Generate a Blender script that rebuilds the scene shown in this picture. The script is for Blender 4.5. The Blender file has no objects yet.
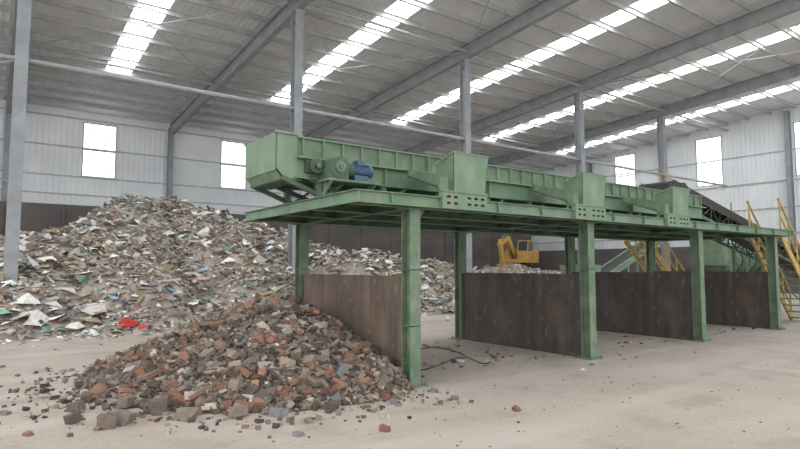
import bpy, math, random
import numpy as np
from mathutils import Vector, Matrix, noise

random.seed(7); rng=np.random.default_rng(7)
sc=bpy.context.scene
try:
    sc.view_settings.view_transform='Standard'
    sc.view_settings.look='None'
except Exception as e: print(e)

# ---------------------------------------------------------------- materials
def srgb(r,g,b):
    f=lambda c:(c/255/12.92) if c/255<=0.04045 else ((c/255+0.055)/1.055)**2.4
    return (f(r),f(g),f(b),1)
def mat(name,c1,c2=None,scale=3,rough=0.6,metal=0,bump=0,bscale=20,detail=6,lo=0.35,hi=0.65,stretch=(1,1,1)):
    m=bpy.data.materials.new(name); m.use_nodes=True
    nt=m.node_tree; N=nt.nodes; L=nt.links; b=N['Principled BSDF']
    b.inputs['Roughness'].default_value=rough; b.inputs['Metallic'].default_value=metal
    b.inputs['Base Color'].default_value=c1
    tc=N.new('ShaderNodeTexCoord'); mp=N.new('ShaderNodeMapping'); mp.inputs['Scale'].default_value=stretch
    L.new(tc.outputs['Object'],mp.inputs['Vector'])
    if c2:
        n=N.new('ShaderNodeTexNoise'); n.inputs['Scale'].default_value=scale; n.inputs['Detail'].default_value=detail
        L.new(mp.outputs[0],n.inputs['Vector'])
        r=N.new('ShaderNodeValToRGB'); r.color_ramp.elements[0].position=lo; r.color_ramp.elements[1].position=hi
        r.color_ramp.elements[0].color=c1; r.color_ramp.elements[1].color=c2
        L.new(n.outputs['Fac'],r.inputs[0]); L.new(r.outputs[0],b.inputs['Base Color'])
    if bump:
        n2=N.new('ShaderNodeTexNoise'); n2.inputs['Scale'].default_value=bscale; n2.inputs['Detail'].default_value=5
        L.new(mp.outputs[0],n2.inputs['Vector'])
        bp=N.new('ShaderNodeBump'); bp.inputs['Strength'].default_value=bump; bp.inputs['Distance'].default_value=0.03
        L.new(n2.outputs['Fac'],bp.inputs['Height']); L.new(bp.outputs[0],b.inputs['Normal'])
    return m
def overlay(m,scale,lo,hi,col,fac,stretch=(1,1,1),detail=8):
    nt=m.node_tree; N=nt.nodes; L=nt.links; b=N['Principled BSDF']
    prev=b.inputs['Base Color'].links[0].from_socket
    tc=N.new('ShaderNodeTexCoord'); mp=N.new('ShaderNodeMapping'); mp.inputs['Scale'].default_value=stretch; mp.inputs['Location'].default_value=(scale,3.1,1.7)
    L.new(tc.outputs['Object'],mp.inputs['Vector'])
    n=N.new('ShaderNodeTexNoise'); n.inputs['Scale'].default_value=scale; n.inputs['Detail'].default_value=detail
    L.new(mp.outputs[0],n.inputs['Vector'])
    r=N.new('ShaderNodeMapRange'); r.inputs[1].default_value=lo; r.inputs[2].default_value=hi; r.inputs[4].default_value=fac
    L.new(n.outputs['Fac'],r.inputs[0])
    mx=N.new('ShaderNodeMix'); mx.data_type='RGBA'; mx.inputs[7].default_value=col
    L.new(r.outputs[0],mx.inputs[0]); L.new(prev,mx.inputs[6]); L.new(mx.outputs[2],b.inputs['Base Color'])
def emis(name,c,s):
    m=bpy.data.materials.new(name); m.use_nodes=True
    b=m.node_tree.nodes['Principled BSDF']; b.inputs['Base Color'].default_value=(.8,.8,.8,1)
    b.inputs['Emission Color'].default_value=c; b.inputs['Emission Strength'].default_value=s
    return m
def vcol(name,rough=0.85):
    m=bpy.data.materials.new(name); m.use_nodes=True
    nt=m.node_tree; b=nt.nodes['Principled BSDF']; b.inputs['Roughness'].default_value=rough
    a=nt.nodes.new('ShaderNodeAttribute'); a.attribute_name='Col'
    tc=nt.nodes.new('ShaderNodeTexCoord'); n=nt.nodes.new('ShaderNodeTexNoise'); n.inputs['Scale'].default_value=14; n.inputs['Detail'].default_value=5
    nt.links.new(tc.outputs['Object'],n.inputs['Vector'])
    mx=nt.nodes.new('ShaderNodeMix'); mx.data_type='RGBA'; mx.blend_type='MULTIPLY'; mx.inputs[0].default_value=1
    r=nt.nodes.new('ShaderNodeValToRGB'); r.color_ramp.elements[0].position=.3; r.color_ramp.elements[1].position=.65
    r.color_ramp.elements[0].color=(.78,.75,.72,1); r.color_ramp.elements[1].color=(1,1,1,1)
    nt.links.new(n.outputs['Fac'],r.inputs[0])
    nt.links.new(a.outputs['Color'],mx.inputs[6]); nt.links.new(r.outputs[0],mx.inputs[7]); nt.links.new(mx.outputs[2],b.inputs['Base Color'])
    return m

G  =mat('green_paint',srgb(104,129,105),srgb(119,144,118),2.5,0.6,0,0.05,30)
GD =mat('green_paint_dusty',srgb(90,112,89),srgb(110,132,107),4,0.65,0,0.08,25)
GDK=mat('green_dark_and_shaded',srgb(66,88,69),srgb(86,107,88),3,0.65)  # dark green parts; on the under-deck beams the tone stands for shade
DECK=mat('deck_plate_green',srgb(116,142,118),srgb(134,158,135),1.2,0.5)
for m_ in (G,GD): overlay(m_,5,.5,.75,srgb(150,148,132),.55,(1,1,.5))
overlay(GD,9,.58,.72,srgb(96,76,60),.5)
BLK=mat('black_rubber',srgb(40,40,40),srgb(60,58,56),5,0.7)
DRK=mat('slot_shade',srgb(14,18,15),rough=0.9)  # near-black colour painted for the shade inside the chute slots
BLUE=mat('motor_blue',srgb(52,84,112),srgb(66,98,124),6,0.45)
YEL=mat('safety_yellow',srgb(190,162,92),srgb(168,140,76),8,0.5)
EYEL=mat('excavator_yellow',srgb(206,166,84),srgb(182,146,76),3,0.5)
GLASS=mat('cab_glass',srgb(60,68,72),rough=0.15)
STEEL=mat('bare_steel',srgb(120,118,112),srgb(90,86,80),8,0.4,0.6)
COLM=mat('grey_steel_column',srgb(136,140,144),srgb(154,158,162),2,0.55)
RAFT=mat('grey_rafter',srgb(136,138,140),srgb(154,156,158),1.5,0.6)
PURL=mat('purlin_galv',srgb(168,170,170),srgb(186,188,188),2,0.5)
PIPE=mat('tie_pipe_grey',srgb(150,152,152),srgb(170,172,172),2,0.5)
RUST=mat('rusty_plate',srgb(90,80,73),srgb(122,104,91),1.3,0.8,0,0.3,12,10,0.3,0.75,(2.2,2.2,.9))
overlay(RUST,1.6,.46,.70,srgb(70,62,57),.7,(3,3,.4)); overlay(RUST,1.1,.55,.75,srgb(140,108,86),.5,(1,1,1)); overlay(RUST,6,.6,.72,srgb(150,140,128),.4)
RUSTSH=mat('rusty_plate_shaded',srgb(74,70,68),srgb(98,88,80),1.2,0.8,0,0.3,12,10,0.35,0.8,(2.2,2.2,.9))  # darker copy of the rusty plate: shade of the inner bays in its colour
overlay(RUSTSH,1.6,.44,.68,srgb(54,51,50),.7,(3,3,.4)); overlay(RUSTSH,1.3,.54,.76,srgb(124,98,80),.5); overlay(RUSTSH,6,.6,.72,srgb(136,128,120),.4)
PUSH=mat('push_wall_dark',srgb(92,90,90),srgb(118,108,101),0.35,0.85,0,0.2,4,8,0.35,0.7,(1,1,2.5))

def corr(name,c1,c2,axis,freq):
    m=mat(name,c1,c2,0.4,0.6)
    nt=m.node_tree; b=nt.nodes['Principled BSDF']
    tc=nt.nodes.new('ShaderNodeTexCoord'); w=nt.nodes.new('ShaderNodeTexWave'); w.bands_direction=axis
    w.inputs['Scale'].default_value=freq
    nt.links.new(tc.outputs['Object'],w.inputs['Vector'])
    bp=nt.nodes.new('ShaderNodeBump'); bp.inputs['Strength'].default_value=0.5; bp.inputs['Distance'].default_value=0.04
    nt.links.new(w.outputs['Fac'],bp.inputs['Height']); nt.links.new(bp.outputs[0],b.inputs['Normal'])
    return m
ROOF=corr('roof_sheet',srgb(214,215,216),srgb(226,227,228),'X',1.2)
WALLB=corr('wall_sheet_back',srgb(224,227,230),srgb(236,239,241),'X',1.0)
WALLR=corr('wall_sheet_side',srgb(224,227,230),srgb(236,239,241),'Y',1.0)
SKYL=emis('skylight_polycarbonate',(0.95,0.98,1,1),8.0)
WINM=emis('window_daylight_pane',(0.93,0.97,1,1),1.9)
FRAME=mat('window_frame_grey',srgb(160,164,168),rough=0.5)

# floor
def floor_mat():
    m=mat('dusty_concrete',srgb(170,159,148),srgb(184,174,164),0.5,0.9,0,0.3,9,10,0.3,0.7)
    overlay(m,22,0.52,0.72,srgb(142,130,119),0.5,detail=10)
    overlay(m,1.4,0.52,0.7,srgb(152,140,129),0.6)
    overlay(m,0.8,0.5,0.68,srgb(194,185,176),0.6,(0.25,1.6,1),6)
    overlay(m,60,0.6,0.75,srgb(118,108,99),0.5,detail=4)
    return m
FLOOR=floor_mat()

# ---------------------------------------------------------------- mesh builder
class MB:
    def __init__(s): s.v=[]; s.f=[]; s.m=[]; s.mats=[]
    def mi(s,m):
        if m not in s.mats: s.mats.append(m)
        return s.mats.index(m)
    def add(s,vs,fs,m):
        o=len(s.v); k=s.mi(m); s.v+= [tuple(v) for v in vs]
        for f in fs: s.f.append(tuple(i+o for i in f)); s.m.append(k)
    BF=[(0,3,2,1),(4,5,6,7),(0,1,5,4),(1,2,6,5),(2,3,7,6),(3,0,4,7)]
    def box(s,x0,x1,y0,y1,z0,z1,m):
        s.add([(x0,y0,z0),(x1,y0,z0),(x1,y1,z0),(x0,y1,z0),(x0,y0,z1),(x1,y0,z1),(x1,y1,z1),(x0,y1,z1)],MB.BF,m)
    def beam(s,p,q,w,h,m,up=(0,0,1)):
        p=Vector(p);q=Vector(q);d=(q-p).normalized();u=Vector(up)
        if abs(d.dot(u))>.99:u=Vector((0,1,0))
        r=d.cross(u).normalized();u=r.cross(d)
        r=r*w/2;u=u*h/2
        s.add([p-r-u,q-r-u,q+r-u,p+r-u,p-r+u,q-r+u,q+r+u,p+r+u],MB.BF,m)
    def cyl(s,p,q,r,m,n=16,r2=None):
        p=Vector(p);q=Vector(q);d=(q-p).normalized();a=Vector((0,0,1)) if abs(d.z)<.9 else Vector((1,0,0))
        u=d.cross(a).normalized();w=d.cross(u); r2=r if r2 is None else r2
        vs=[p+(u*math.cos(2*math.pi*i/n)+w*math.sin(2*math.pi*i/n))*r for i in range(n)]
        vs+=[q+(u*math.cos(2*math.pi*i/n)+w*math.sin(2*math.pi*i/n))*r2 for i in range(n)]
        fs=[(i,(i+1)%n,n+(i+1)%n,n+i) for i in range(n)]+[tuple(range(n))[::-1],tuple(range(n,2*n))]
        s.add(vs,fs,m)
    def prism(s,poly,off,m):
        n=len(poly); o=Vector(off)
        vs=[Vector(p) for p in poly]+[Vector(p)+o for p in poly]
        fs=[tuple(range(n))[::-1],tuple(range(n,2*n))]+[(i,(i+1)%n,n+(i+1)%n,n+i) for i in range(n)]
        s.add(vs,fs,m)
    def build(s,name,M=None,smooth=False,bevel=0,parent=None,recalc=True):
        vs=np.array(s.v,dtype=float)
        if M is None:
            c=(vs.min(0)+vs.max(0))/2; c[2]=vs[:,2].min(); vs=vs-c
        me=bpy.data.meshes.new(name); me.from_pydata(vs.tolist(),[],s.f)
        for m in s.mats: me.materials.append(m)
        me.polygons.foreach_set('material_index',s.m); me.update()
        if recalc:
            import bmesh
            bm=bmesh.new(); bm.from_mesh(me); bmesh.ops.recalc_face_normals(bm,faces=bm.faces); bm.to_mesh(me); bm.free()
        ob=bpy.data.objects.new(name,me); sc.collection.objects.link(ob)
        if M is None: ob.location=c
        else: ob.matrix_world=M
        return ob

# ---------------------------------------------------------------- building shell
XC=[0.49+8.9*k for k in range(-2,6)]   # portal frame lines
XW=45.1; YB=39.2; X0=-17.4; Y0=-20
zr=lambda y:12.75-0.07*(y-19.8)

b=MB(); b.add([(X0-15,Y0-20,0),(XW+.3,Y0-20,0),(XW+.3,YB+.3,0),(X0-15,YB+.3,0),(X0-15,Y0-20,-.3),(XW+.3,Y0-20,-.3),(XW+.3,YB+.3,-.3),(X0-15,YB+.3,-.3)],MB.BF,FLOOR)
fl=b.build('floor',M=Matrix())

SKY_Y0,SKY_Y1=-18,31.5
sw=0.60
centres=[XC[i]+4.45 for i in range(len(XC)-1)]
b=MB()
def slab(mb,x0,x1,y0,y1,m,dz=0,t=0.06):
    a0,a1=zr(y0)+dz,zr(y1)+dz
    mb.add([(x0,y0,a0),(x1,y0,a0),(x1,y1,a1),(x0,y1,a1),(x0,y0,a0+t),(x1,y0,a0+t),(x1,y1,a1+t),(x0,y1,a1+t)],MB.BF,m)
xs=X0
for c in centres:
    slab(b,xs,c-sw,Y0,YB,ROOF); slab(b,c-sw,c+sw,Y0,SKY_Y0,ROOF); slab(b,c-sw,c+sw,SKY_Y1,YB,ROOF)
    y=Y0+.5
    while y<SKY_Y1:
        y1=y+1.5
        a,e=max(y+.12,SKY_Y0),min(y1-.12,SKY_Y1)
        if e>a:
            slab(b,c-sw,c+sw,a,e,SKYL,0.0,0.03)
        if y>SKY_Y0: slab(b,c-sw,c+sw,y-.12,y+.12,ROOF)
        y=y1
    xs=c+sw
slab(b,xs,XW+.2,Y0,YB,ROOF)
b.build('ceiling')

# purlins
b=MB(); y=Y0+.5
while y<YB-.3:
    z=zr(y); b.box(X0,XW,y-.03,y+.03,z-.2,z-.002,PURL); b.box(X0,XW,y-.03,y+.07,z-.21,z-.195,PURL); y+=1.5
b.build('roof_purlins')

# rafters + interior columns
for i,x in enumerate(XC[:-1]):
    r=MB()
    def rb(x0,x1,d0,d1):
        ys=[Y0,19.8,YB-.35]
        for a,c in zip(ys[:-1],ys[1:]):
            r.add([(x0,a,zr(a)-d1),(x1,a,zr(a)-d1),(x1,c,zr(c)-d1),(x0,c,zr(c)-d1),(x0,a,zr(a)-d0),(x1,a,zr(a)-d0),(x1,c,zr(c)-d0),(x0,c,zr(c)-d0)],MB.BF,RAFT)
    rb(x-.015,x+.015,.24,.85); rb(x-.14,x+.14,.215,.24); rb(x-.14,x+.14,.84,.87)
    r.build('roof_rafter')
def hcol(mb,x,y,z0,z1,w,d,m,t=.03):
    mb.box(x-w/2,x+w/2,y-d/2,y-d/2+t,z0,z1,m); mb.box(x-w/2,x+w/2,y+d/2-t,y+d/2,z0,z1,m)
    mb.box(x-t/2,x+t/2,y-d/2+t,y+d/2-t,z0,z1,m)
for x in XC[:-1]:
    c=MB(); hcol(c,x,19.8,0.03,zr(19.8)-.87,.34,.42,COLM)
    c.box(x-.28,x+.28,19.8-.32,19.8+.32,0,.03,COLM)
    for z in (4,7.9,11.4): c.box(x-.17,x+.17,19.8-.2,19.8+.2,z,z+.02,COLM)
    c.build('steel_column')
    c=MB(); hcol(c,x,YB-.3,0.0,zr(YB)-.3,.3,.4,COLM); c.build('wall_column')
for y in (8.5,15.5,24.7,31.7):
    c=MB(); c.box(XW-.42,XW-.39,y-.15,y+.15,0,zr(y)-.3,COLM); c.box(XW-.05,XW-.02,y-.15,y+.15,0,zr(y)-.3,COLM); c.box(XW-.4,XW-.04,y-.015,y+.015,0,zr(y)-.3,COLM)
    c.build('wall_column')
c=MB()
c.cyl((X0,19.8,7.95),(XW,19.8,7.95),.075,PIPE,10)
for y in (6,19.5,29.5): c.cyl((X0,y,zr(y)-.6),(XW,y,zr(y)-.6),.07,PIPE,8)
for i in (2,3,5):
    for (ya,yb) in ((6,19.5),(19.5,29.5),(-8,6)):
        za,zb=zr(ya)-.6,zr(yb)-.6
        c.cyl((XC[i],ya,za),(XC[i+1],yb,zb),.022,PIPE,6); c.cyl((XC[i+1],ya,za),(XC[i],yb,zb),.022,PIPE,6)
for s in (0,1):
    c.cyl((XC[1],19.8,7.95 if s else 4.2),(XC[2],19.8,4.2 if s else 7.95),.03,PIPE,6)
c.build('roof_tie_bracing')

HB=5.4
def wall_with_holes(name,axis,pos,a0,a1,z0,ztop,holes,m,th=.12):
    b=MB()
    def bx(u0,u1,z0_,z1_):
        t0=ztop(u0) if z1_ is None else z1_; t1=ztop(u1) if z1_ is None else z1_
        if axis=='X': vs=[(u0,pos,z0_),(u1,pos,z0_),(u1,pos+th,z0_),(u0,pos+th,z0_),(u0,pos,t0),(u1,pos,t1),(u1,pos+th,t1),(u0,pos+th,t0)]
        else: vs=[(pos,u0,z0_),(pos,u1,z0_),(pos+th,u1,z0_),(pos+th,u0,z0_),(pos,u0,t0),(pos,u1,t1),(pos+th,u1,t1),(pos+th,u0,t0)]
        b.add(vs,MB.BF,m)
    cur=a0
    for (h0,h1,zb,zt) in holes:
        bx(cur,h0,z0,None); bx(h0,h1,z0,zb); bx(h0,h1,zt,None); cur=h1
    bx(cur,a1,z0,None)
    return b
wins_b=[(c-.65,c+1.25,7.35,10.75) if i!=3 else (c-1.0,c+.9,7.35,10.75) for i,c in enumerate(centres)]
b=wall_with_holes('wall_back','X',YB,X0,XW+.12,0,lambda u:zr(YB),wins_b,WALLB)
for z in (6.2,7.3,9.1,10.9): b.box(X0,XW,YB-.08,YB,z-.04,z+.04,PURL)
b.build('wall_back')
wins_r=[(13.2,15.2,8.1,11.9),(20.0,22.0,8.1,11.9),(27.2,29.2,8.0,11.7)]
b=wall_with_holes('wall_right','Y',XW,Y0,YB,0,lambda u:zr(u),wins_r,WALLR)
for z in (4.2,6.0,7.9,10): b.box(XW-.08,XW,Y0,YB,z-.04,z+.04,PURL)
b.build('wall_right')
n=0
for (a,c,z0,z1) in wins_b+wins_r:
    n+=1; w=MB(); back=n<=len(wins_b)
    def q(u0,u1,z0_,z1_,d0,d1,m):
        if back: w.box(u0,u1,YB+d0,YB+d1,z0_,z1_,m)
        else: w.box(XW+d0,XW+d1,u0,u1,z0_,z1_,m)
    q(a,c,z0,z1,.06,.08,WINM)
    for u in (a,c-.06): q(u,u+.06,z0,z1,-.02,.06,FRAME)
    for u in (a+(c-a)/3,a+2*(c-a)/3): q(u-.02,u+.02,z0,z1,0.02,.055,FRAME)
    for z in (z0,z1-.06): q(a,c,z,z+.06,-.02,.06,FRAME)
    for z in (z0+(z1-z0)*.5,): q(a,c,z-.04,z+.04,0,.055,FRAME)
    w.build('window_%d'%n)
b=MB()
x=X0
while x<XW-.6:
    x1=min(x+2.95,XW-.5)
    b.box(x+.01,x1,YB-.62,YB-.52,0,HB+random.uniform(-.06,.06),PUSH); b.box(x-.08,x+.08,YB-.7,YB-.62,0,HB+.05,PUSH); x+=2.97
b.box(X0,XW-.5,YB-.66,YB-.5,HB-.1,HB+.1,PUSH)
b.build('push_wall')
b=MB(); b.box(XW-.62,XW-.5,6,YB-.8,0,3.4,PUSH)
for i in range(11): b.box(XW-.7,XW-.62,7+i*3-.08,7+i*3+.08,0,3.45,PUSH)
b.build('push_wall')

# ---------------------------------------------------------------- sorting platform
PX=[5.25+4.42*k for k in range(4)]; PY0,PY1=6.94,10.7
ZD0,ZD1=2.71,2.86
DX0,DX1=4.12,19.2; DY0,DY1=6.68,10.85
b=MB()
for x in PX:
    for y in (PY0,PY1):
        hcol(b,x,y,.02,ZD0-.02,.20,.22,GD,.018)
        b.box(x-.19,x+.19,y-.19,y+.19,0,.022,GD); b.box(x-.16,x+.16,y-.16,y+.16,ZD0-.03,ZD0,GD)
        for sx in (-.15,.15):
            for sy in (-.15,.15): b.cyl((x+sx,y+sy,.02),(x+sx,y+sy,.06),.014,STEEL,6)
        for z in (.9,1.75): b.box(x-.1,x+.1,y-.11,y+.11,z,z+.012,GD)
        b.prism([(x+.1,y,ZD0-.03),(x+.28,y,ZD0-.03),(x+.1,y,ZD0-.22)],(0,.012,0),GD)
    b.box(x-.08,x+.08,DY0+.06,DY1-.06,ZD0-.015,ZD0,GDK); b.box(x-.012,x+.012,DY0+.06,DY1-.06,ZD0,ZD1-.01,GDK)  # cross beams coloured darker for the shade under the deck
def chan_x(y,face):
    b.box(DX0,DX1,y-.006,y+.006,ZD0,ZD1+.02,G)
    b.box(DX0,DX1,min(y,y+face*.07),max(y,y+face*.07),ZD0-.006,ZD0+.006,G); b.box(DX0,DX1,min(y,y+face*.07),max(y,y+face*.07),ZD1+.012,ZD1+.024,G)
chan_x(DY0,-1); chan_x(DY1,1)
b.box(DX0-.012,DX0,DY0-.07,DY1+.07,ZD0-.006,ZD1+.024,G); b.box(DX0-.07,DX0,DY0-.07,DY1+.07,ZD1+.012,ZD1+.024,G); b.box(DX0-.07,DX0,DY0-.07,DY1+.07,ZD0-.006,ZD0+.006,G)
b.box(DX1,DX1+.012,DY0-.07,DY1+.07,ZD0-.006,ZD1+.024,G)
x=DX0+.55
while x<DX1: b.box(x-.006,x+.006,DY0-.065,DY0,ZD0,ZD1+.012,G); x+=1.1
b.box(DX0,DX1,DY0,DY1,ZD1-.01,ZD1,DECK)
x=DX0+.6
while x<DX1:
    b.box(x-.03,x+.03,DY0+.01,DY1-.01,ZD1-.09,ZD1-.012,GDK); x+=.88
for y in (PY0,8.1,9.3,PY1): b.box(DX0,DX1,y-.05,y+.05,ZD0+.0,ZD0+.012,G); b.box(DX0,DX1,y-.006,y+.006,ZD0+.01,ZD1-.01,GDK)
for x in (17.0,17.7,18.4,19.1):
    b.box(x-.02,x+.02,DY1-.04,DY1,ZD1,ZD1+1.05,YEL)
for z in (.55,1.05): b.box(17.0,19.12,DY1-.04,DY1,ZD1+z-.02,ZD1+z+.02,YEL)
for y in (8.3,9.0,9.9): b.box(DX1-.04,DX1,y-.02,y+.02,ZD1,ZD1+1.0,YEL)
b.build('sorting_platform')

for i,x in enumerate(PX):
    b=MB(); m=RUST if i==0 else RUSTSH  # first panel in the lit tone, the others in the shaded copy
    y=PY0+.13
    while y<PY1-.15:
        y1=min(y+1.2,PY1-.13); b.box(x-.03,x+.03,y+.004,y1,0.0,1.64,m); y=y1
    b.box(x-.045,x+.045,PY0+.12,PY1-.12,1.63,1.66,m); b.box(x-.045,x+.045,PY0+.12,PY1-.12,0,.06,m)
    for y in (PY0+.13,PY1-.17): b.box(x-.05,x+.05,y,y+.04,0,1.64,m)
    b.build('bay_partition_panel')

# ---------------------------------------------------------------- apron (chain plate) conveyor on the deck
CY0,CY1=8.0,9.18; CX0,CX1=3.45,16.6
b=MB()
zt,zm,zb=3.83,3.52,3.18
for yy,sg in ((CY0,-1),(CY1,1)):
    b.box(CX0+.35,CX1,yy-.008,yy+.008,zm,zt,GD)
    b.box(CX0+.35,CX1,yy+min(0,sg*.06),yy+max(0,sg*.06),zt-.012,zt+.012,G)
    b.box(CX0+.35,CX1,yy+min(0,sg*.14),yy+max(0,sg*.14),zm-.03,zm+.0,G)
    b.box(CX0+.3,CX1,yy-.012,yy+.012,zb,zm-.03,G)
    b.box(CX0+.3,CX1,yy+min(0,sg*.09),yy+max(0,sg*.09),zb,zb+.014,G)
    x=CX0+.45
    while x<CX1:
        b.box(x-.012,x+.012,yy+min(0,sg*.065),yy+max(0,sg*.065),zm,zt,G)
        x+=.36
    x=CX0+.75; 
    while x<CX1:
        b.box(x-.05,x+.05,yy-.04,yy+.04,ZD1+.01,zb,GD)
        b.box(x-.012,x+.012,yy+min(0,sg*.10),yy+max(0,sg*.10),zb,zm-.02,G)
        b.beam((x+.05,yy,ZD1+.03),(x+.48,yy,zb-.0),.04,.04,GD)
        x+=1.25
    b.box(CX0+.9,CX1,yy-.05,yy+.05,ZD1+.001,ZD1+.07,GDK)
b.box(CX0+.35,CX1,CY0+.03,CY1-.03,zb+.03,zb+.05,GDK)
x=CX0+.3
while x<CX1-.1:
    b.prism([(x,CY0+.04,3.42),(x+.17,CY0+.04,3.42),(x+.2,CY0+.04,3.46),(x,CY0+.04,3.45)],(0,CY1-CY0-.08,0),STEEL); x+=.2
for yy in (CY0-.03,CY1+.01):
    b.prism([(CX0,yy,zt+.04),(CX0+.36,yy,zt+.0),(CX0+.36,yy,zb-.02),(CX0+.12,yy,zb-.02),(CX0,yy,3.30)],(0,.02,0),G)
b.box(CX0-.01,CX0+.01,CY0-.03,CY1+.03,3.28,zt+.04,G)
b.prism([(CX0,CY0-.03,3.30),(CX0+.12,CY0-.03,zb-.02),(CX0+.14,CY0-.03,zb-.02),(CX0+.02,CY0-.03,3.31)],(0,CY1-CY0+.06,0),G)
b.box(CX0+.1,CX0+.45,CY0-.03,CY1+.03,zb-.04,zb-.02,GDK)
for yy in (CY0-.04,CY1+.03):
    b.box(CX0-.03,CX0+.36,yy-.02,yy+.03,zt+.02,zt+.06,G)
for yy in (CY0,CY1):
    b.beam((CX0+.1,yy,zb),(DX0+.25,yy,ZD1+.03),.07,.07,GDK)
    b.beam((CX0+.55,yy,zb+.02),(DX0+.85,yy,ZD1+.03),.07,.07,GDK)
b.cyl((CX0+.62,CY0-.28,3.38),(CX0+.62,CY1+.2,3.38),.045,STEEL,12)
b.box(CX0+.48,CX0+.76,CY0-.12,CY0-.02,3.28,3.48,GDK)
b.cyl((CX0+.62,CY0-.2,3.38),(CX0+.62,CY0-.16,3.38),.12,GDK,20)
b.cyl((CX1-.3,CY0,3.4),(CX1-.3,CY1,3.4),.2,STEEL,20)
b.build('apron_conveyor')

# drive unit
b=MB(); 
b.box(4.12,5.1,CY0-.46,CY0-.14,3.13,3.165,GD)
for x in (4.2,5.0): b.prism([(x,CY0-.45,3.13),(x,CY0-.16,3.13),(x,CY0-.16,2.9)],(.02,0,0),GD); 
b.cyl((4.33,CY0-.46,3.35),(4.33,CY0-.15,3.35),.17,GDK,20)
b.box(4.16,4.5,CY0-.44,CY0-.16,3.165,3.38,GDK)
b.cyl((4.33,CY0-.46,3.35),(4.33,CY0-.50,3.35),.09,GD,16)
b.cyl((4.33,CY0-.50,3.35),(4.33,CY0-.52,3.35),.04,STEEL,16)
for i in range(8):
    a=i*math.pi/4; b.cyl((4.33+.135*math.cos(a),CY0-.46,3.35+.135*math.sin(a)),(4.33+.135*math.cos(a),CY0-.475,3.35+.135*math.sin(a)),.012,STEEL,6)
b.cyl((4.5,CY0-.3,3.35),(4.62,CY0-.3,3.35),.10,GDK,20,.115)
b.cyl((4.62,CY0-.3,3.35),(4.92,CY0-.3,3.35),.10,BLUE,24)
for i in range(20):
    a=i*math.pi/10; c,s_=math.cos(a),math.sin(a)
    b.beam((4.64,CY0-.3+.105*c,3.35+.105*s_),(4.9,CY0-.3+.105*c,3.35+.105*s_),.006,.02,BLUE,(0,c,s_))
b.cyl((4.92,CY0-.3,3.35),(4.99,CY0-.3,3.35),.11,BLUE,24,.10)
b.box(4.70,4.84,CY0-.37,CY0-.23,3.44,3.51,BLUE)
b.box(4.64,4.9,CY0-.39,CY0-.21,3.165,3.26,BLUE)
b.build('gear_motor')

# ---------------------------------------------------------------- discharge chutes
def chute(xr):
    b=MB(); y0=6.58; x1=xr; x0=xr-.74; xb=xr-.94
    b.box(xb,x1,y0,y0+.09,2.715,2.985,G); b.box(xb-.02,x1+.02,y0-.02,y0+.02,2.965,2.99,G); b.box(xb-.02,x1+.02,y0-.02,y0+.02,2.70,2.715,G)
    for i in range(6):
        for j in range(2):
            if i in (2,) : continue
            xx=xb+.08+i*.145; zz=2.775+j*.10
            b.box(xx,xx+.075,y0-.004,y0,zz,zz+.035,DRK)  # solid dark block in place of a shaded slot opening
    T=.014
    yF,yK=y0-.02,y0+.42
    top=[(x0+.0,yF,3.60),(x1+.03,yF,3.60),(x1+.03,yK,3.46),(x0+.0,yK,3.46)]
    bot=[(x0+.04,y0+.02,2.985),(x1-.02,y0+.02,2.985),(x1-.02,yK-.05,2.985),(x0+.04,yK-.05,2.985)]
    b.prism([bot[0],bot[1],top[1],top[0]],(0,T,0),G)
    b.prism([bot[3],bot[2],top[2],top[3]],(0,-T,0),GD)
    b.prism([bot[0],top[0],top[3],bot[3]],(T,0,0),GD)
    b.prism([bot[1],top[1],top[2],bot[2]],(-T,0,0),GD)
    rp=[Vector(p) for p in top]
    for i in range(4): b.beam(rp[i],rp[(i+1)%4],.03,.022,G)
    b.prism([(x0+.05,yK-.02,3.10),(x1,yK-.02,3.10),(x1,CY0-.16,3.40),(x0+.05,CY0-.16,3.40)],(0,0,-T),GDK)
    for xx in (x0+.05,x1-.014):
        b.prism([(xx,yK-.02,3.08),(xx,CY0-.16,3.38),(xx,CY0-.16,3.52),(xx,yK-.02,3.30)],(.014,0,0),GD)
    b.box(xb-.02,xb+.14,y0+.04,y0+.09,2.985,3.2,GD)
    return b.build('discharge_chute')
for xr in (6.54,9.81,13.08): chute(xr)

# ---------------------------------------------------------------- inclined belt conveyor
b=MB()
P=Vector((15.3,8.6,4.02)); Q=Vector((31.5,8.6,0.75)); d=(Q-P).normalized(); up=Vector((0,1,0)).cross(d)*-1
if up.z<0: up=-up
for yy in (8.12,9.08):
    o=Vector((0,yy-8.6,0))
    b.beam(P+o,Q+o,.06,.10,BLK); b.beam(P+o-up*.42,Q+o-up*.42,.06,.08,GDK)
    L=(Q-P).length; nseg=int(L/.55)
    for i in range(nseg):
        a=P+o+d*(i*L/nseg); c=P+o+d*((i+1)*L/nseg)-up*.42
        if i%2: a,c=a-up*.42,c+up*.42
        b.beam(a,c,.035,.035,BLK)
        b.beam(P+o+d*(i*L/nseg),P+o+d*(i*L/nseg)+up*.0-up*.42,.03,.03,BLK)
    b.beam(P+o+up*.12,Q+o+up*.12,.012,.22,BLK)
b.beam(P+up*.05,Q+up*.05,.86,.02,BLK); b.beam(P-up*.2,Q-up*.2,.86,.015,BLK)
for i in range(0,40):
    c=P+d*(i*L/40); b.cyl(c+Vector((0,-.44,0)),c+Vector((0,.44,0)),.05,STEEL,8)
b.cyl(P+Vector((0,-.46,-.06)),P+Vector((0,.46,-.06)),.24,BLK,20); b.cyl(Q+Vector((0,-.46,-.06)),Q+Vector((0,.46,-.06)),.22,BLK,20)
b.prism([(15.0,8.1,4.1),(15.9,8.1,4.2),(16.3,8.1,3.98),(16.3,8.1,3.7),(15.0,8.1,3.8)],(0,1.0,0),BLK)
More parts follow.
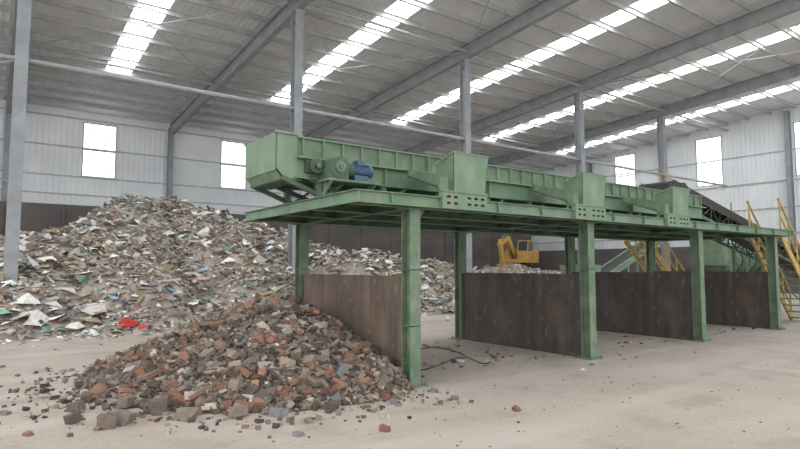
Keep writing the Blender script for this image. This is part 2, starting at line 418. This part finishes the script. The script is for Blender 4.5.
for x in (21,24,27,30):
    t=(x-P.x)/(Q.x-P.x); z=P.z+(Q.z-P.z)*t-.45
    for yy in (8.12,9.08): b.box(x-.05,x+.05,yy-.05,yy+.05,0,z,GD)
    b.beam((x,8.12,z*.3),(x,9.08,z*.85),.04,.04,GD)
for x in (15.8,17.6):
    t=(x-P.x)/(Q.x-P.x); z=P.z+(Q.z-P.z)*t-.45
    for yy in (8.12,9.08): b.box(x-.04,x+.04,yy-.04,yy+.04,ZD1,z,GD)
for i in range(12):
    c=P+d*(1.5+i*1.2)+Vector((0,.7,0)); b.beam(c,c+Vector((0,0,1.0)),.035,.035,YEL)
    b.beam(c+Vector((0,-.25,0)),c,.04,.04,YEL)
b.beam(P+d*1.5+Vector((0,.7,1.0)),P+d*14.7+Vector((0,.7,1.0)),.04,.04,YEL); b.beam(P+d*1.5+Vector((0,.7,.5)),P+d*14.7+Vector((0,.7,.5)),.03,.03,YEL)
b.build('inclined_belt_conveyor')

# ---------------------------------------------------------------- stairs
def stair(x0,x1,y0,y1,z):
    b=MB(); n=13
    for yy in (y0,y1):
        b.beam((x0,yy,z-.08),(x1,yy,.08),.05,.20,YEL)
        for i in range(6):
            t=i/5; xx=x0+(x1-x0)*t; zz=z*(1-t)
            b.beam((xx,yy,max(zz-.05,0.02)),(xx,yy,zz+1.0),.04,.04,YEL)
        b.beam((x0-.1,yy,z+1.0),(x1,yy,1.0),.045,.045,YEL); b.beam((x0,yy,z+.5),(x1,yy,.5),.035,.035,YEL)
        b.beam((x1,yy,1.0),(x1,yy,0.0),.045,.045,YEL)
    for i in range(n):
        t=(i+.5)/n; xx=x0+(x1-x0)*t; zz=z*(1-t); b.box(xx-.14,xx+.14,y0,y1,zz-.02,zz+.01,GD)
    return b.build('steel_staircase')
stair(DX1+.02,DX1+2.9,6.95,7.8,ZD1)
stair(18.9,22.2,11.05,11.9,ZD1)

# ---------------------------------------------------------------- background machines
b=MB()
ax=17.2; tx=37.2
for i in range(6):
    x=tx+i*1.0; b.cyl((x,ax,2.3),(x+.86,ax,2.26),.8,GD,28); b.cyl((x+.86,ax,2.26),(x+1.0,ax,2.26),.86,GDK,28)
for yy in (ax-1.05,ax+1.05):
    b.box(tx-.5,tx+6.5,yy-.1,yy+.1,1.0,1.25,G)
    for x in (tx-.3,tx+2,tx+4.2,tx+6.2): b.box(x-.1,x+.1,yy-.1,yy+.1,0,1.0,G); b.box(x-.05,x+.05,yy-.05,yy+.05,1.25,3.2,G)
    b.box(tx-.5,tx+6.5,yy-.06,yy+.06,3.15,3.3,G)
b.prism([(tx-1.2,ax-1,3.5),(tx-.2,ax-1,3.5),(tx-.2,ax-1,1.9),(tx-.8,ax-1,1.9)],(0,2,0),G)
b.build('trommel_screen')
b=MB()
P=Vector((22.3,16.5,.7)); Q=Vector((29.0,16.5,3.3))
for yy in (-.45,.45):
    o=Vector((0,yy,0)); b.beam(P+o,Q+o,.08,.28,G)
b.beam(P+Vector((0,0,.08)),Q+Vector((0,0,.08)),.8,.04,BLK)
b.cyl(P+Vector((0,-.45,0)),P+Vector((0,.45,0)),.18,BLK,16); b.cyl(Q+Vector((0,-.45,0)),Q+Vector((0,.45,0)),.18,BLK,16)
for t in (.15,.5,.85):
    c=P.lerp(Q,t)
    for yy in (-.45,.45): b.beam((c.x,16.5+yy,0),(c.x,16.5+yy,c.z-.1),.1,.1,G)
    b.beam((c.x,16.05,.2),(c.x,16.95,max(.4,c.z-.3)),.05,.05,G)
b.prism([(22.0,15.9,.9),(23.2,15.9,1.4),(23.2,15.9,1.9),(21.7,15.9,1.9)],(0,1.2,0),G)
b.build('transfer_conveyor')

# excavator -- local frame: +X forward
b=MB()
for yy in (-1.15,1.15):
    b.prism([(-1.9,yy-.28,.25),(-1.6,yy-.28,0),(1.6,yy-.28,0),(1.95,yy-.28,.3),(1.8,yy-.28,.72),(-1.75,yy-.28,.72),(-1.95,yy-.28,.5)],(0,.56,0),BLK)
    for xx in np.linspace(-1.5,1.5,6): b.cyl((xx,yy-.3,.25),(xx,yy+.3,.25),.17,STEEL,12)
b.box(-1,1,-.9,.9,.4,.9,BLK); b.cyl((0,0,.85),(0,0,1.05),.7,BLK,24)
b.box(-2.1,1.5,-1.3,1.3,1.05,1.35,EYEL)
b.prism([(-2.1,-1.3,1.3),(-2.25,-1.3,1.6),(-2.2,-1.3,2.2),(-1.8,-1.3,2.35),(-.2,-1.3,2.3),(-.2,-1.3,1.3)],(0,2.6,0),EYEL)
b.box(-.2,1.2,-1.3,-.35,1.3,1.95,EYEL)
b.prism([(.0,.35,1.35),(1.55,.35,1.35),(1.6,.35,2.1),(1.25,.35,3.0),(.1,.35,3.05),(-.1,.35,2.2)],(0,.95,0),EYEL)
b.prism([(.15,.33,2.1),(1.5,.33,2.05),(1.18,.33,2.9),(.2,.33,2.92)],(0,.99,0),GLASS)
b.prism([(1.57,.42,2.08),(1.25,.42,2.93),(1.29,.42,2.93),(1.62,.42,2.08)],(0,.8,0),GLASS)
b.prism([(1.0,-.3,1.5),(1.3,-.3,1.45),(3.2,-.3,2.95),(5.1,-.3,2.4),(5.15,-.3,2.6),(3.1,-.3,3.35),(2.8,-.3,3.28),(1.0,-.3,1.85)],(0,.4,0),EYEL)
b.prism([(4.75,-.22,3.0),(5.05,-.22,2.9),(5.2,-.22,2.6),(4.5,-.22,.8),(4.3,-.22,.85)],(0,.28,0),EYEL)
b.cyl((1.4,-.08,1.4),(2.7,-.08,2.8),.09,STEEL,10); b.cyl((2.9,-.08,3.45),(4.7,-.08,3.1),.08,STEEL,10)
b.prism([(4.2,-.55,.95),(4.7,-.55,.8),(4.6,-.55,.4),(4.0,-.55,.15),(3.6,-.55,.3),(3.7,-.55,.6)],(0,1.1,0),EYEL)
for i in range(5): b.beam((3.65,-.45+i*.22,.3),(3.4,-.45+i*.22,.52),.08,.05,STEEL)
b.build('excavator',M=Matrix.Translation((35.7,32.3,1.2))@Matrix.Rotation(math.radians(206),4,'Z')@Matrix.Scale(.92,4))

# ---------------------------------------------------------------- helper: coloured meshes
def colmesh(name,V,F,C,m):
    c=np.array([(V[:,0].min()+V[:,0].max())/2,(V[:,1].min()+V[:,1].max())/2,max(0,V[:,2].min())])
    me=bpy.data.meshes.new(name); me.from_pydata((V-c).tolist(),[],F)
    at=me.attributes.new('Col','FLOAT_COLOR','POINT'); C4=np.concatenate([C,np.ones((len(C),1))],1).astype(np.float32)
    at.data.foreach_set('color',C4.ravel()); me.materials.append(m); me.update()
    ob=bpy.data.objects.new(name,me); ob.location=c; sc.collection.objects.link(ob)
    return ob
def rotmats(n,tilt):
    a=rng.uniform(0,2*np.pi,n); t=rng.normal(0,tilt,n); t2=rng.normal(0,tilt,n)
    ca,sa=np.cos(a),np.sin(a); ct,st=np.cos(t),np.sin(t); cu,su=np.cos(t2),np.sin(t2)
    Z=np.zeros(n);O=np.ones(n)
    Rz=np.stack([ca,-sa,Z,sa,ca,Z,Z,Z,O],1).reshape(-1,3,3)
    Rx=np.stack([O,Z,Z,Z,ct,-st,Z,st,ct],1).reshape(-1,3,3)
    Ry=np.stack([cu,Z,su,Z,O,Z,-su,Z,cu],1).reshape(-1,3,3)
    return Rx@Ry@Rz
def pal(cols,w,n,jit=.15):
    cols=np.array([c[:3] for c in cols]); w=np.array(w,float); w/=w.sum()
    c=cols[rng.choice(len(cols),n,p=w)]
    return np.clip(c*rng.normal(1,jit,(n,1)),0.004,.95)
def sheets(pos,size,tilt,cols,lift=.3):
    n=len(pos); R=rotmats(n,tilt); k=6
    ang=np.linspace(0,2*np.pi,k,endpoint=False)[None]+rng.uniform(-.35,.35,(n,k))
    rad=rng.uniform(.45,1.1,(n,k)); asp=rng.uniform(.35,1,(n,1))
    rim=np.stack([np.cos(ang)*rad,np.sin(ang)*rad*asp,rng.uniform(-.25,.15,(n,k))],2)
    cen=np.stack([rng.uniform(-.2,.2,(n,1)),rng.uniform(-.2,.2,(n,1)),rng.uniform(.0,lift,(n,1))],2)
    P=np.concatenate([cen,rim],1)*size[:,None,None]*.5
    P=np.einsum('nij,nkj->nki',R,P)+pos[:,None,:]
    V=P.reshape(-1,3); F=[]
    for i in range(n):
        o=i*(k+1)
        for j in range(k): F.append((o,o+1+j,o+1+(j+1)%k))
    return V,F,np.repeat(cols,k+1,0)
CB=np.array([(-1,-1,-1),(1,-1,-1),(1,1,-1),(-1,1,-1),(-1,-1,1),(1,-1,1),(1,1,1),(-1,1,1)],float)
def chunks(pos,dims,tilt,jit,cols):
    n=len(pos); R=rotmats(n,tilt)
    P=CB[None]*(1+rng.uniform(-jit,jit,(n,8,3)))*dims[:,None,:]*.5
    P=np.einsum('nij,nkj->nki',R,P)+pos[:,None,:]
    V=P.reshape(-1,3); F=[]
    for i in range(n):
        o=i*8
        for f in MB.BF: F.append(tuple(o+q for q in f))
    return V,F,np.repeat(cols,8,0)
def merge(*L):
    V=[];F=[];C=[];o=0
    for v,f,c in L:
        V.append(v);F+=[tuple(i+o for i in q) for q in f];C.append(c);o+=len(v)
    return np.concatenate(V),F,np.concatenate(C)
def gridfn(x0,x1,y0,y1,st,fn):
    xs=np.arange(x0,x1+st/2,st); ys=np.arange(y0,y1+st/2,st)
    H=np.array([[fn(x,y) for y in ys] for x in xs])
    def s(x,y):
        u=np.clip((x-x0)/st,0,len(xs)-1.001); v=np.clip((y-y0)/st,0,len(ys)-1.001); i=u.astype(int); j=v.astype(int); fu=u-i; fv=v-j
        return H[i,j]*(1-fu)*(1-fv)+H[i+1,j]*fu*(1-fv)+H[i,j+1]*(1-fu)*fv+H[i+1,j+1]*fu*fv
    return xs,ys,H,s
VC=vcol('waste_mixed'); VR=vcol('rubble_stone',.9)

# ---------------------------------------------------------------- waste heap
hx=[-15,-5,1.0,2.8,4.2,5.6,6.8,8.3,9.8,13,18,23,26,30,35,38,40.3]
hz=[2.0,2.3,2.7,3.2,4.4,4.9,5.2,4.5,3.4,2.2,2.05,1.6,1.3,2.05,1.85,1.4,0]
def nz(x,y,s,o=4): return noise.fractal(Vector((x*s,y*s,3.7)),1.0,2.0,o)
def waste(x,y):
    H=np.interp(x,hx,hz)
    yf=17.0+1.1*nz(x,0,.25,3)+ 2.5*min(1,max(0,(x-16)/4))+4.5*min(1,max(0,(x-26)/4)); yb=np.interp(x,[24,30],[38.3,35.6])
    a=(y-yf)*.55; c=(yb-y)*(.6 if x<26 else 1.0)
    if a<=0 or c<=0: return -.05
    k=.55; m=-k*math.log(math.exp(-H/k)+math.exp(-a/k)+math.exp(-c/k))
    m=max(m,min(a,c,H)*.45)
    m+=min(1,m)*(.5*nz(x,y,.35,3)+.28*nz(x+9,y,1.1,4))
    if x>28: m=m*(1-min(1,max(0,(y-28.8)/1.0)))+min(m,1.2)*min(1,max(0,(y-28.8)/1.0))
    ex=min(1,max(0,(x+15.5)/2)); return max(-.05,m*ex)
xs,ys,H,hs=gridfn(-15,40.5,16,38.4,.3,waste)
nx,ny=len(xs),len(ys)
X,Y=np.meshgrid(xs,ys,indexing='ij')
V=np.stack([X,Y,H],2).reshape(-1,3)
F=[(i*ny+j,(i+1)*ny+j,(i+1)*ny+j+1,i*ny+j+1) for i in range(nx-1) for j in range(ny-1) if max(H[i,j],H[i+1,j],H[i,j+1],H[i+1,j+1])>-.04]
C=pal([srgb(168,158,148),srgb(148,140,131),srgb(184,176,167)],[1,1,1],len(V),.15)
N=78000
px=rng.uniform(-11,40,N); py=rng.uniform(16.2,36,N); hh=hs(px,py)
keep=(hh>.02)&((py<30)|((px>3)&(px<11))|(px>24)); px,py,hh=px[keep],py[keep],hh[keep]; n=len(px)
wc=[srgb(176,166,155),srgb(152,143,133),srgb(196,188,179),srgb(218,213,208),srgb(240,239,237),srgb(116,109,104),srgb(176,152,130),srgb(124,150,170),srgb(142,172,152),srgb(190,104,98),srgb(212,192,136),srgb(112,166,172),srgb(228,180,178)]
ww=[22,15,21,19,15,6,9,2.6,2.6,1.3,1.2,1.2,1.3]
sz=rng.gamma(2.6,.05,n)+.09
s1=sheets(np.stack([px,py,hh+.04],1),sz,.34,pal(wc,ww,n,.12))
n2=1300; px=rng.uniform(-11,24,n2); py=rng.uniform(17,28,n2); hh=hs(px,py); kp=hh>.05; px,py,hh=px[kp],py[kp],hh[kp]
s2=sheets(np.stack([px,py,hh+.08],1),rng.uniform(.35,.8,len(px)),.35,pal([srgb(234,232,230),srgb(204,198,191),srgb(160,138,118),srgb(128,156,140),srgb(152,178,190),srgb(122,118,114)],[7,4,2,1,1,1.2],len(px)),.5)
n3=2400; px=rng.uniform(-11,26,n3); py=rng.uniform(17,30,n3); hh=hs(px,py); kp=hh>.05; px,py,hh=px[kp],py[kp],hh[kp]
dm=np.stack([rng.uniform(.15,.8,len(px)),rng.uniform(.05,.16,len(px)),rng.uniform(.02,.08,len(px))],1)
s3=chunks(np.stack([px,py,hh+.05],1),dm,.4,.1,pal([srgb(172,150,126),srgb(142,132,122),srgb(206,200,193),srgb(104,102,102)],[2,3,2,1],len(px)))
n4=2600; px=rng.uniform(-8,22,n4); py=17.8-np.abs(rng.normal(0,.9,n4)); 
s4=sheets(np.stack([px,py,np.full(n4,.03)],1),rng.gamma(2.5,.05,n4)+.05,.15,pal(wc,[12,8,14,14,20,6,9,3,4,3,2,2,2],n4))
s4[0][:,2]=np.maximum(s4[0][:,2],.004)
bp=np.array([(3.1,17.0,.22),(3.7,17.2,.28),(3.5,16.8,.12),(4.5,17.4,.25),(1.9,17.3,.2),(5.3,17.2,.15),(0.6,17.6,.2),(2.5,17.8,.5),(2.3,16.8,.1),(4.1,16.9,.1),(.9,17.4,.25),(1.4,18.0,.55)])
bc=np.array([srgb(196,60,52)[:3],srgb(222,180,176)[:3],srgb(206,80,74)[:3],srgb(92,160,120)[:3],srgb(230,228,226)[:3],srgb(216,190,90)[:3],srgb(90,150,120)[:3],srgb(220,220,220)[:3],srgb(226,224,222)[:3],srgb(120,170,150)[:3],srgb(236,236,236)[:3],srgb(232,232,232)[:3]])
s5=sheets(bp,np.array([.75,.7,.6,.6,.8,.5,.6,.9,.6,.5,.8,.8]),.3,bc,.8)
V,F,C=merge((V,F,C),s1,s2,s3,s4,s5)
colmesh('mixed_waste_heap',V,F,C,VC)

# ---------------------------------------------------------------- rubble pile
def rub(x,y):
    dx=(x-4.1)/(3.0 if x<4.1 else 2.4); dy=(y-9.35)/(2.75 if y<9.35 else 2.6)
    r=math.hypot(dx,dy)*(1+.18*nz(x,y,.5,2)); h=1.3*max(0,1-r)**.95
    h+=min(1,h*3)*.10*nz(x+4,y,1.6,4); return max(-.02,h if h>0 else -.02)
xs,ys,H,rs=gridfn(.4,5.14,5.6,12.4,.1,rub)
X,Y=np.meshgrid(xs,ys,indexing='ij'); ny=len(ys); nx=len(xs)
V=np.stack([X,Y,H],2).reshape(-1,3)
F=[(i*ny+j,(i+1)*ny+j,(i+1)*ny+j+1,i*ny+j+1) for i in range(nx-1) for j in range(ny-1) if max(H[i,j],H[i+1,j],H[i,j+1],H[i+1,j+1])>-.015]
C=pal([srgb(104,94,84),srgb(86,78,70)],[1,1],len(V),.15)
rc=[srgb(124,113,102),srgb(102,92,83),srgb(148,136,124),srgb(144,114,96),srgb(122,92,76),srgb(182,173,163),srgb(78,71,66),srgb(126,126,126)]
rw=[20,18,17,9,8,8,9,6]
def rubset(n,smin,smax,jit,flat=.7,tilt=.45):
    px=rng.uniform(.6,5.08,n); py=rng.uniform(5.8,12.2,n); hh=rs(px,py); k=hh>0.01; px,py,hh=px[k],py[k],hh[k]; n=len(px)
    s=smin+(smax-smin)*rng.beta(1.2,3,n)
    dm=np.stack([s*rng.uniform(.8,1.6,n),s*rng.uniform(.6,1.1,n),s*rng.uniform(.25,flat,n)],1)
    return chunks(np.stack([px,py,hh+dm[:,2]*.25],1),dm,tilt,jit,pal(rc,rw,n,.18))
r1=rubset(19000,.02,.12,.38); r2=rubset(1200,.08,.22,.3)
n=180; px=rng.uniform(.8,5.0,n); py=rng.uniform(6,11.5,n); hh=rs(px,py); k=hh>.03; px,py,hh=px[k],py[k],hh[k]; n=len(px)
r3=chunks(np.stack([px,py,hh+.05],1),np.tile([.21,.10,.055],(n,1)),.4,.06,pal([srgb(150,112,92),srgb(132,98,82),srgb(130,120,111)],[3,2,3],n,.12))
n=700; a=rng.uniform(math.pi*.75,math.pi*1.62,n); r=2.55+np.abs(rng.normal(0,.6,n))
px=4.1+np.cos(a)*r*1.05; py=9.35+np.sin(a)*r; s=.015+.12*rng.beta(1,4,n)
dm=np.stack([s*rng.uniform(.8,1.4,n),s*rng.uniform(.6,1.1,n),s*rng.uniform(.5,.8,n)],1)
k=(px<5.0)|(py<6.6); px,py,dm=px[k],py[k],dm[k]
r4=chunks(np.stack([px,py,dm[:,2]*.4],1),dm,.15,.3,pal(rc,rw,len(px),.18))
st=np.array([(1.15,7.15,.07),(1.32,7.25,.07),(1.95,7.0,.07),(.85,7.6,.06),(1.5,8.0,.08),(1.1,8.6,.06),(2.5,6.75,.07),(2.9,6.5,.05),(1.75,7.5,.08),(.95,8.2,.06),(3.6,6.4,.05)])
dm=np.array([(.17,.13,.14),(.2,.14,.13),(.22,.15,.14),(.13,.1,.12),(.2,.14,.13),(.16,.12,.12),(.2,.13,.12),(.15,.12,.1),(.24,.16,.15),(.16,.1,.1),(.12,.1,.1)])
r5=chunks(st,dm,.1,.25,pal([srgb(132,122,113),srgb(108,99,92),srgb(128,132,134)],[2,2,1],len(st)))
V,F,C=merge((V,F,C),r1,r2,r3,r4,r5)
V[:,0]=np.where((V[:,1]>6.8)&(V[:,1]<10.9),np.minimum(V[:,0],5.19),V[:,0])
V[:,2]=np.maximum(V[:,2],-.015)
colmesh('brick_rubble_pile',V,F,C,VR)

# loose floor debris
n=800
dd=rng.uniform(4.5,24,n); aa=rng.uniform(-.75,.75,n)+math.radians(54)
px=dd*np.cos(aa); py=dd*np.sin(aa); s=.008+.035*rng.beta(1,4,n)
dm=np.stack([s*rng.uniform(.8,1.6,n),s,s*.5],1)
k=~((px>.3)&(px<5.3)&(py>6)&(py<12)); k&=py<17
d1=chunks(np.stack([px,py,dm[:,2]*.45],1)[k],dm[k],.1,.3,pal(rc,rw,k.sum()))
n=200; px=rng.uniform(5.5,19,n); py=rng.uniform(7.3,10.5,n); s=.02+.08*rng.beta(1,3,n)
dm=np.stack([s*1.2,s,s*.6],1); cl=np.abs(((px-5.25)%4.42))>.25; 
d2=chunks(np.stack([px,py,dm[:,2]*.45],1)[cl],dm[cl],.15,.3,pal(rc,rw,cl.sum()))
n=120; px=rng.uniform(-2,14,n); py=rng.uniform(6,17,n); k=~((px>.3)&(px<5.4)&(py<12))
d3=sheets(np.stack([px,py,np.full(n,.02)],1)[k],rng.uniform(.05,.22,n)[k],.08,pal([srgb(220,216,210),srgb(120,110,100),srgb(90,130,110)],[4,4,1],k.sum()))
d3[0][:,2]=np.maximum(d3[0][:,2],.003)
V,F,C=merge(d1,d2,d3); V[:,2]=np.maximum(V[:,2],0.0)
colmesh('floor_debris',V,F,C,VR)

cu=bpy.data.curves.new('loose_cable','CURVE'); cu.dimensions='3D'; cu.bevel_depth=.011
for pts in ([(5.6,7.3,.02),(6.0,8.0,.25),(6.4,8.1,.42),(6.9,7.6,.3),(7.2,7.4,.02),(7.7,7.7,.02)],[(5.7,7.9,.02),(6.3,7.4,.03),(6.9,7.9,.22),(7.6,8.3,.02)]):
    sp=cu.splines.new('NURBS'); sp.points.add(len(pts)-1)
    for p,q in zip(sp.points,pts): p.co=(*q,1)
    sp.use_endpoint_u=True; sp.order_u=4
cu.materials.append(BLK); ob=bpy.data.objects.new('loose_cable',cu); sc.collection.objects.link(ob)

# ---------------------------------------------------------------- light
w=bpy.data.worlds.new('World'); sc.world=w; w.use_nodes=True
bg=w.node_tree.nodes['Background']; bg.inputs[0].default_value=(.95,.975,1,1); bg.inputs[1].default_value=2.5

# ---------------------------------------------------------------- camera
cam=bpy.data.cameras.new('camera'); co=bpy.data.objects.new('camera',cam); sc.collection.objects.link(co)
cam.sensor_width=36; cam.lens=563/800*36; cam.clip_end=300
co.location=(0,0,1.8); co.rotation_euler=(math.radians(94.32),0,math.radians(-36))
sc.camera=co
